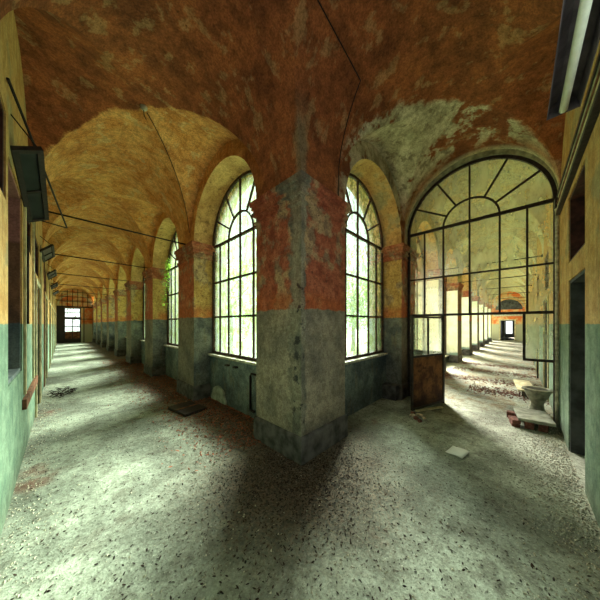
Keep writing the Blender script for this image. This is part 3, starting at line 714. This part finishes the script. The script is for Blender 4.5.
# ------------------------------------------------------------------ toilet
def toilet(loc):
    e = empty('toilet', loc, 'dirty ceramic toilet bowl standing beyond the screen by the right wall', 'toilet')
    x, y, z = loc
    m = MB(); m.lathe([(.15,0),(.155,.03),(.12,.07),(.105,.15),(.12,.20),(.17,.27),(.215,.36),(.225,.40),(.20,.40)], (x,y,z), 32, .78, .78); m.build('bowl', M['ceramic'], e)
    m = MB(); n = 32
    ro, ri = [], []
    for k in range(n):
        a = 2*pi*k/n; ex = 1.15 if cos(a) < 0 else 1
        ro.append((x+.20*cos(a), y+.205*sin(a))); ri.append((x+.14*cos(a), y+.145*sin(a)))
    rings = [[m.bm.verts.new((px,py,z+h)) for px, py in R_] for R_, h in ((ro,.395),(ro,.435),(ri,.435),(ri,.395))]
    for i in range(4):
        for k in range(n): m.bm.faces.new((rings[i][k], rings[i][(k+1)%n], rings[(i+1)%4][(k+1)%n], rings[(i+1)%4][k])).smooth = i in (0, 2)
    m.build('rim', M['ceramic'], e, bevel=.01)
    m = MB(); m.lathe([(.10,.402),(.13,.425),(.135,.426)], (x,y,z), 24); m.build('basin', M['ceramic_in'], e)
    return e
toilet((5.95,-.25,0))
# slab on bricks
def rotbox(loc, size, rz, rx=0, ry=0):
    Mx = Matrix.Translation(loc) @ Matrix.Rotation(rz, 4, 'Z') @ Matrix.Rotation(ry, 4, 'Y') @ Matrix.Rotation(rx, 4, 'X')
    m = MB(); a, b, c_ = size; m.box((-a/2,-b/2,0),(a/2,b/2,c_), M=Mx); return m
sl = rotbox((5.22,-.17,.105), (.62,.40,.045), radians(6), 0, 0); o = sl.build('stone_slab', M['slab'], bevel=.006); tag(o, 'grey stone slab lying on bricks in front of the toilet', 'slab')
bl = []
for i, (x, y, r) in enumerate(((4.98,.04,10),(5.0,-.12,0),(5.02,-.28,-8),(5.30,.03,80),(5.45,-.25,20))):
    m = rotbox((x,y,0), (.21,.10,.05), radians(r)); o = m.build('brick', M['brick'], bevel=.004); bl.append(('lower', o))
    m = rotbox((x+.01,y+.005,.051), (.21,.10,.05), radians(r+6)); o2 = m.build('brick', M['brick'], bevel=.004); bl.append(('upper', o2))
where = ['left end','middle','right end','far left corner','far right corner']
for i, (lv, o) in enumerate(bl): tag(o, f'{lv} red brick under the {where[i//2]} of the grey stone slab', 'brick', 'bricks under the stone slab')
# paper
m = MB(); Mx = Matrix.Translation((3.40,.60,.012)) @ Matrix.Rotation(radians(-12), 4, 'Z'); n = 5
g = [[m.bm.verts.new(Mx @ Vector((-.11+.22*i/n, -.15+.30*j/n*.62, .012*(i/n)**2 + .006*sin(j)))) for j in range(n+1)] for i in range(n+1)]
for i in range(n):
    for j in range(n): m.bm.faces.new((g[i][j],g[i+1][j],g[i+1][j+1],g[i][j+1])).smooth = True
o = m.build('paper_sheet', M['paper']); s = o.modifiers.new('t', 'SOLIDIFY'); s.thickness = .001; tag(o, 'white sheet of paper lying on the dusty floor', 'paper')
# boards beyond the screen
m = rotbox((7.6,-.1,.12), (1.2,.30,.03), radians(4)); o = m.build('wooden_board', M['palewood'], bevel=.004); tag(o, 'pale board propped just off the floor beyond the toilet', 'board')
for i, (x, y) in enumerate(((7.15,-.12),(8.05,-.08))):
    m = rotbox((x,y,0), (.2,.12,.12), radians(10*i)); o = m.build('concrete_block', M['plinth'], bevel=.005); tag(o, 'grey block under the ' + ('near' if i == 0 else 'far') + ' end of the pale board beyond the toilet', 'block', 'blocks under the pale board')
# plank at foot of door leaf
a = Vector((4.42,1.33,.03)); bq = Vector((4.95,1.04,.035))
m = MB(); m.strip([a, bq], .05, (0,0,1), .022); o = m.build('wooden_batten', M['palewood']); tag(o, 'pale splintered batten lying at the foot of the rusty door leaf', 'batten')
# rubble chunks
def chunk(loc, r, mat, name='plaster_chunk'):
    m = MB(); bmesh.ops.create_icosphere(m.bm, subdivisions=1, radius=r)
    for v in m.bm.verts: v.co = Vector((v.co.x*random.uniform(.7,1.3), v.co.y*random.uniform(.7,1.3), max(-r*.35, v.co.z*random.uniform(.4,.8)))) 
    zmin = min(v.co.z for v in m.bm.verts)
    for v in m.bm.verts: v.co += Vector((loc[0], loc[1], loc[2]-zmin))
    return m.build(name, mat)
for i, (x, y, r) in enumerate(((4.2,1.32,.055),(4.12,1.24,.05),(4.28,1.24,.06),(4.05,1.16,.045),(4.22,1.14,.04),(4.33,1.36,.045))):
    o = chunk((x,y,0), r, M['rubble'] if i % 2 == 0 else M['brick']); tag(o, ('pale plaster' if i % 2 == 0 else 'reddish brick') + ' lump in the small heap below the rusty door leaf', 'rubble', ('pale' if i % 2 == 0 else 'red') + ' lumps below the door leaf')
# dark tray / board by pillar 2 and debris ring at left wall
e = empty('fallen_panel', (1.62, 4.5, 0), 'dark wooden panel lying at the foot of the second left pillar', 'panel')
m = rotbox((1.62,4.46,.0), (.42,.62,.05), radians(8)); m.build('board', M['iron'], e, bevel=.004)
m = rotbox((1.62,4.46,.05), (.42,.03,.012), radians(8)); m.build('batten', M['brownwood'], e)
m = MB()
for i in range(46):
    a = 2*pi*i/46+random.uniform(-.1,.1); r = random.uniform(.10,.22)
    p = Vector((.02+.8*r*cos(a), 7.45+1.5*r*sin(a), random.uniform(.01,.09)))
    q = p+Vector((random.uniform(-.12,.12), random.uniform(-.15,.15), random.uniform(-.005,.04))); q.z = max(q.z, .01)
    m.tube([p, (p+q)/2+Vector((0,0,.02)), q], .008, 5)
o = m.build('twig_pile', M['leafdark']); tag(o, 'small dark heap of twigs on the floor near the left wall', 'twigs', kind='stuff')

# ------------------------------------------------------------------ litter (uncountable)
def leaf(m, x, y, z, s):
    a = random.uniform(0, 2*pi); t = random.uniform(-.5,.5); t2 = random.uniform(-.4,.4)
    d = Vector((cos(a), sin(a), t)).normalized(); w = Vector((-sin(a), cos(a), t2)).normalized()
    c = Vector((x, y, z)); up = Vector((0,0,s*random.uniform(.1,.35)))
    lo = min(0, (d*s).z, (-d*s).z, (w*s*.5).z, (-w*s*.5).z); c.z += -lo+.001
    V = [m.bm.verts.new(p) for p in (c-d*s, c-d*s*.3+w*s*.45-up*0, c+d*s*.5+w*s*.35, c+d*s, c+d*s*.5-w*s*.35, c-d*s*.3-w*s*.45, c+up)]
    for i in range(6): m.bm.faces.new((V[i], V[(i+1)%6], V[6]))
def dens(n, fn, smin, smax, zmax=0.0):
    m = MB(); k = 0
    while k < n:
        x, y = fn()
        if x > XP-.02 and y > YP-.02 and not (x < XP+.33 and any(L0+PER*j < y < L0+PER*j+OPW for j in range(NL))) and not (y < YP+.33 and R0 < x < R0+OPW): continue
        leaf(m, x, y, random.uniform(0, zmax), random.uniform(smin, smax)); k += 1
    return m
g1 = lambda: (min(2.2, max(-.28, random.gauss(1.95,.42))), random.uniform(2.5, 13))
o = dens(9000, g1, .010, .028, .02).build('leaf_litter', M['leaf'], normals=False); tag(o, 'reddish brown dead leaves drifted along the left window side', 'leaf litter', kind='stuff')
def g2():
    if random.random() < .6:
        y = random.uniform(-.4, 12)**1; return (random.uniform(-.3, 2.2), y)
    return (random.uniform(.2, 16), random.uniform(-.44, 2.1))
o = dens(9000, g2, .004, .014).build('leaf_litter', M['leafdark'], normals=False); tag(o, 'dark rotten leaf scraps scattered thinly over the whole floor', 'leaf litter', kind='stuff')
def g3():
    a = random.gauss(0, .42); b_ = random.gauss(0, .42); return (XP-.05+a, YP-.05+b_)
o = dens(4000, g3, .005, .014, .006).build('leaf_litter', M['leafdark'], normals=False); tag(o, 'dense dark leaf mould round the foot of the corner pillar', 'leaf litter', kind='stuff')
def crumbs(n, fn, smin, smax):
    m = MB()
    for _ in range(n):
        x, y = fn(); s = random.uniform(smin, smax); z = s*.4
        P = [Vector((x+s*random.uniform(.5,1)*cos(q+random.random()), y+s*random.uniform(.5,1)*sin(q+random.random()), 0.0)) for q in (0,2.1,4.2)] + [Vector((x,y,z*1.4))]
        v = [m.bm.verts.new(p) for p in P]
        for f in ((0,1,3),(1,2,3),(2,0,3)): m.bm.faces.new([v[i] for i in f])
    return m
def g4():
    r = random.random()
    if r < .25: return (XL+abs(random.gauss(0,.15)), random.uniform(-.3,9))
    if r < .55: return (random.uniform(1.6,5.4), YO+abs(random.gauss(0,.2)))
    if r < .8: return (random.uniform(5.4,16), random.uniform(YO,YP))
    return (random.uniform(-.3,5), random.uniform(-.4,1.75)) if random.random() < .5 else (random.uniform(-.3,1.85), random.uniform(-.4,8))
o = crumbs(6500, g4, .003, .016).build('plaster_crumbs', M['crumb']); tag(o, 'pale plaster crumbs strewn along the walls and floor', 'plaster crumbs', kind='stuff')
def g5():
    k = random.choice((7.1, 8.3, 9.9, 11.5)); return (random.gauss(k,.22), random.uniform(-.44,1.7) if k > 8 else random.uniform(-.44,.9))
o = crumbs(3600, g5, .008, .035).build('brick_rubble', M['brick']); tag(o, 'reddish brick rubble spread in bands across the floor beyond the screen', 'rubble', kind='stuff')
def g6(): return (random.uniform(2.6,4.9), YO+.02+abs(random.gauss(0,.22)))
o = crumbs(3000, g6, .003, .016).build('plaster_crumbs', M['slab']); tag(o, 'coarse plaster debris heaped along the foot of the right wall', 'plaster crumbs', kind='stuff')

# ------------------------------------------------------------------ outdoors: courtyard ground and creepers
m = MB(); m.quad((XP+TH,YP+TH,-.05),(60,YP+TH,-.05),(60,60,-.05),(XP+TH,60,-.05)); o = struct(m, 'courtyard_ground', M['grass'])
def ivy(T, u0, u1, v, z0, z1, n, label, s=.05):
    e = empty('climbing_creeper', T((u0+u1)/2, v, 0), label, 'creeper', None)
    ml = MB(); ms = MB()
    stems = [random.uniform(u0,u1) for _ in range(5)]
    for q in stems:
        p = [T(q+random.uniform(-.1,.1)*i*.4, v+random.uniform(0,.05), z0+(z1-z0)*i/7) for i in range(8)]; ms.tube(p, .008, 5)
        for _ in range(n//5):
            t = random.random(); i = min(6, int(t*7)); base = p[i].lerp(p[i+1], t*7-i)
            c0 = base + (T(random.gauss(0,.11), random.uniform(0,.10), random.gauss(0,.09))-T(0,0,0))
            a = random.uniform(0,2*pi); sz = random.uniform(.6,1.3)*s
            du = Vector((cos(a),sin(a),random.uniform(-.6,.6))).normalized(); dw = du.cross(Vector((random.random()-.5,random.random()-.5,1))).normalized()
            vv = [ml.bm.verts.new(c0+x) for x in (du*sz, dw*sz*.6, -du*sz*.7, -dw*sz*.6)]; ml.bm.faces.new(vv)
    ml.build('leaves', M['green'], e, normals=False); ms.build('stems', M['bark'], e)
ivy(TL, L0+.9, L0+1.9, .78, 0, 4.2, 260, 'leafy creeper climbing behind the glass of the nearest left window')
ivy(TL, L0+PER+.1, L0+PER+.9, .78, 0, 4.3, 420, 'thick leafy creeper at the second left window')
ivy(TL, L0+2*PER+.1, L0+2*PER+1.2, .78, 0, 4.0, 300, 'leafy creeper at the third left window')
ivy(TR, R0+.3, R0+1.1, .78, 0, 4.2, 160, 'thin creeper climbing behind the glass of the right-hand window')
ivy(TR, R0+2*PER+.3, R0+2*PER+1.2, .78, 0, 3.6, 220, 'creeper outside the second window beyond the glass screen')
# creeper that has pushed in through the second left window
e = empty('creeper_sprig', (XP+.36, L0+PER+OPW-.3, 3.3), 'green creeper sprig hanging inside the second left window beside the pillar', 'creeper')
m = MB(); ms = MB()
p0 = Vector((XP+.37, L0+PER+OPW-.33, 3.42)); pts = [p0 + Vector((-.012*i, .05*sin(i*1.3)+.02*i, -.15*i)) for i in range(9)]; ms.tube(pts, .006, 5)
for _ in range(230):
    c0 = random.choice(pts+pts[:3]*2)+Vector((random.gauss(-.03,.04),random.gauss(0,.09),random.gauss(0,.08))); a = random.uniform(0,2*pi); sz = random.uniform(.02,.05)
    du = Vector((cos(a),sin(a),random.uniform(-.6,.6))).normalized(); dw = du.cross(Vector((.3,.2,1))).normalized()
    m.bm.faces.new([m.bm.verts.new(c0+x) for x in (du*sz, dw*sz*.6, -du*sz*.7, -dw*sz*.6)])
m.build('leaves', M['green'], e, normals=False); ms.build('stem', M['bark'], e)

def tree(x, y, h, r, n, label):
    e = empty('tree', (x,y,-.05), label, 'tree')
    t = MB(); t.tube([(x,y,-.05),(x+.05,y,h*.3),(x-.05,y+.05,h*.6),(x,y,h*.85)], [.14,.11,.08,.03], 8)
    for q in range(5):
        a = q*1.3; t.tube([(x,y,h*.45+q*.2),(x+r*.35*cos(a),y+r*.35*sin(a),h*.6+q*.2),(x+r*.6*cos(a),y+r*.6*sin(a),h*.7+q*.2)], [.05,.035,.015], 6)
    t.build('trunk', M['bark'], e)
    l = MB(); cl = [(Vector((random.gauss(0,.5),random.gauss(0,.5),random.gauss(0,.45)))) for _ in range(26)]
    for _ in range(n):
        k = random.choice(cl); p = Vector((x,y,h*.62)) + Vector((k.x*r,k.y*r,k.z*h*.42)) + Vector((random.gauss(0,.22),random.gauss(0,.22),random.gauss(0,.2)))*r*.8
        if p.z < .5: continue
        a = random.uniform(0,2*pi); sz = random.uniform(.05,.12); du = Vector((cos(a),sin(a),random.uniform(-.6,.6))).normalized(); dw = du.cross(Vector((random.random()-.5,random.random()-.5,1))).normalized()
        l.bm.faces.new([l.bm.verts.new(p+q) for q in (du*sz, dw*sz*.6, -du*sz, -dw*sz*.6)])
    l.build('crown', M['green'], e, normals=False)
tree(5.6, 10.0, 5.2, 1.9, 4200, 'leafy courtyard tree seen blurred through the left window panes')
tree(12.5, 7.4, 5.0, 2.0, 4200, 'leafy courtyard tree seen blurred through the right-hand window panes')
# ------------------------------------------------------------------ light
sc = bpy.context.scene
w = bpy.data.worlds.new('sky'); sc.world = w; w.use_nodes = True; nt = w.node_tree; bg = nt.nodes['Background']
bg.inputs[0].default_value = (.94,1,.985,1); bg.inputs[1].default_value = 1.25
s = bpy.data.lights.new('sun', 'SUN'); s.energy = 38; s.angle = radians(32); s.color = (1,.93,.84)
so = bpy.data.objects.new('sun', s); COL.objects.link(so); so.rotation_euler = SUN_DIR.to_track_quat('Z', 'Y').to_euler(); so.location = (20,15,20)
# sky portals at the arched openings guide the sampling only
def portal(T, u0, nrm, zb):
    l = bpy.data.lights.new('sky_portal', 'AREA'); l.shape = 'RECTANGLE'; l.size = OPW; l.size_y = 4.4-zb; l.cycles.is_portal = True
    o = bpy.data.objects.new('sky_portal', l); COL.objects.link(o); o.location = T(u0+OPW/2, TH+.02, (4.4+zb)/2)
    o.rotation_euler = (-Vector(nrm)).to_track_quat('-Z', 'Y').to_euler()
for k in range(4): portal(TL, L0+PER*k, (1,0,0), .9)
for k in range(4): portal(TR, R0+PER*k, (0,1,0), .9 if k == 0 else .3)

for T_, u_, wd, n_ in ((OL, .675, 1.35, (-1,0,0)), (OR, 1.3, 2.2, (0,-1,0))):  # portals for the two added fill windows behind the camera
    l = bpy.data.lights.new('sky_portal', 'AREA'); l.shape = 'RECTANGLE'; l.size = wd; l.size_y = 2.3; l.cycles.is_portal = True
    o = bpy.data.objects.new('sky_portal', l); COL.objects.link(o); o.location = T_(u_, -.36, 2.05); o.rotation_euler = (-Vector(n_)).to_track_quat('-Z', 'Y').to_euler()
# ------------------------------------------------------------------ camera
cam = bpy.data.cameras.new('camera'); co = bpy.data.objects.new('camera', cam); COL.objects.link(co); sc.camera = co
cam.sensor_width = 36; cam.lens = 227.8/600*36; cam.shift_y = .04; cam.clip_start = .03; cam.clip_end = 300
co.location = (0,0,1.6); co.rotation_euler = (radians(90), 0, -radians(46.25))
sc.view_settings.view_transform = 'Standard'; sc.view_settings.look = 'None'; sc.view_settings.gamma = 1; sc.view_settings.use_curve_mapping = False
sc.view_settings.exposure = 1.0
sc.cycles.max_bounces = 14; sc.cycles.diffuse_bounces = 8; sc.cycles.transparent_max_bounces = 24; sc.cycles.transmission_bounces = 8
sc.cycles.use_denoising = True; sc.cycles.sample_clamp_indirect = 8; sc.cycles.caustics_reflective = False; sc.cycles.caustics_refractive = False
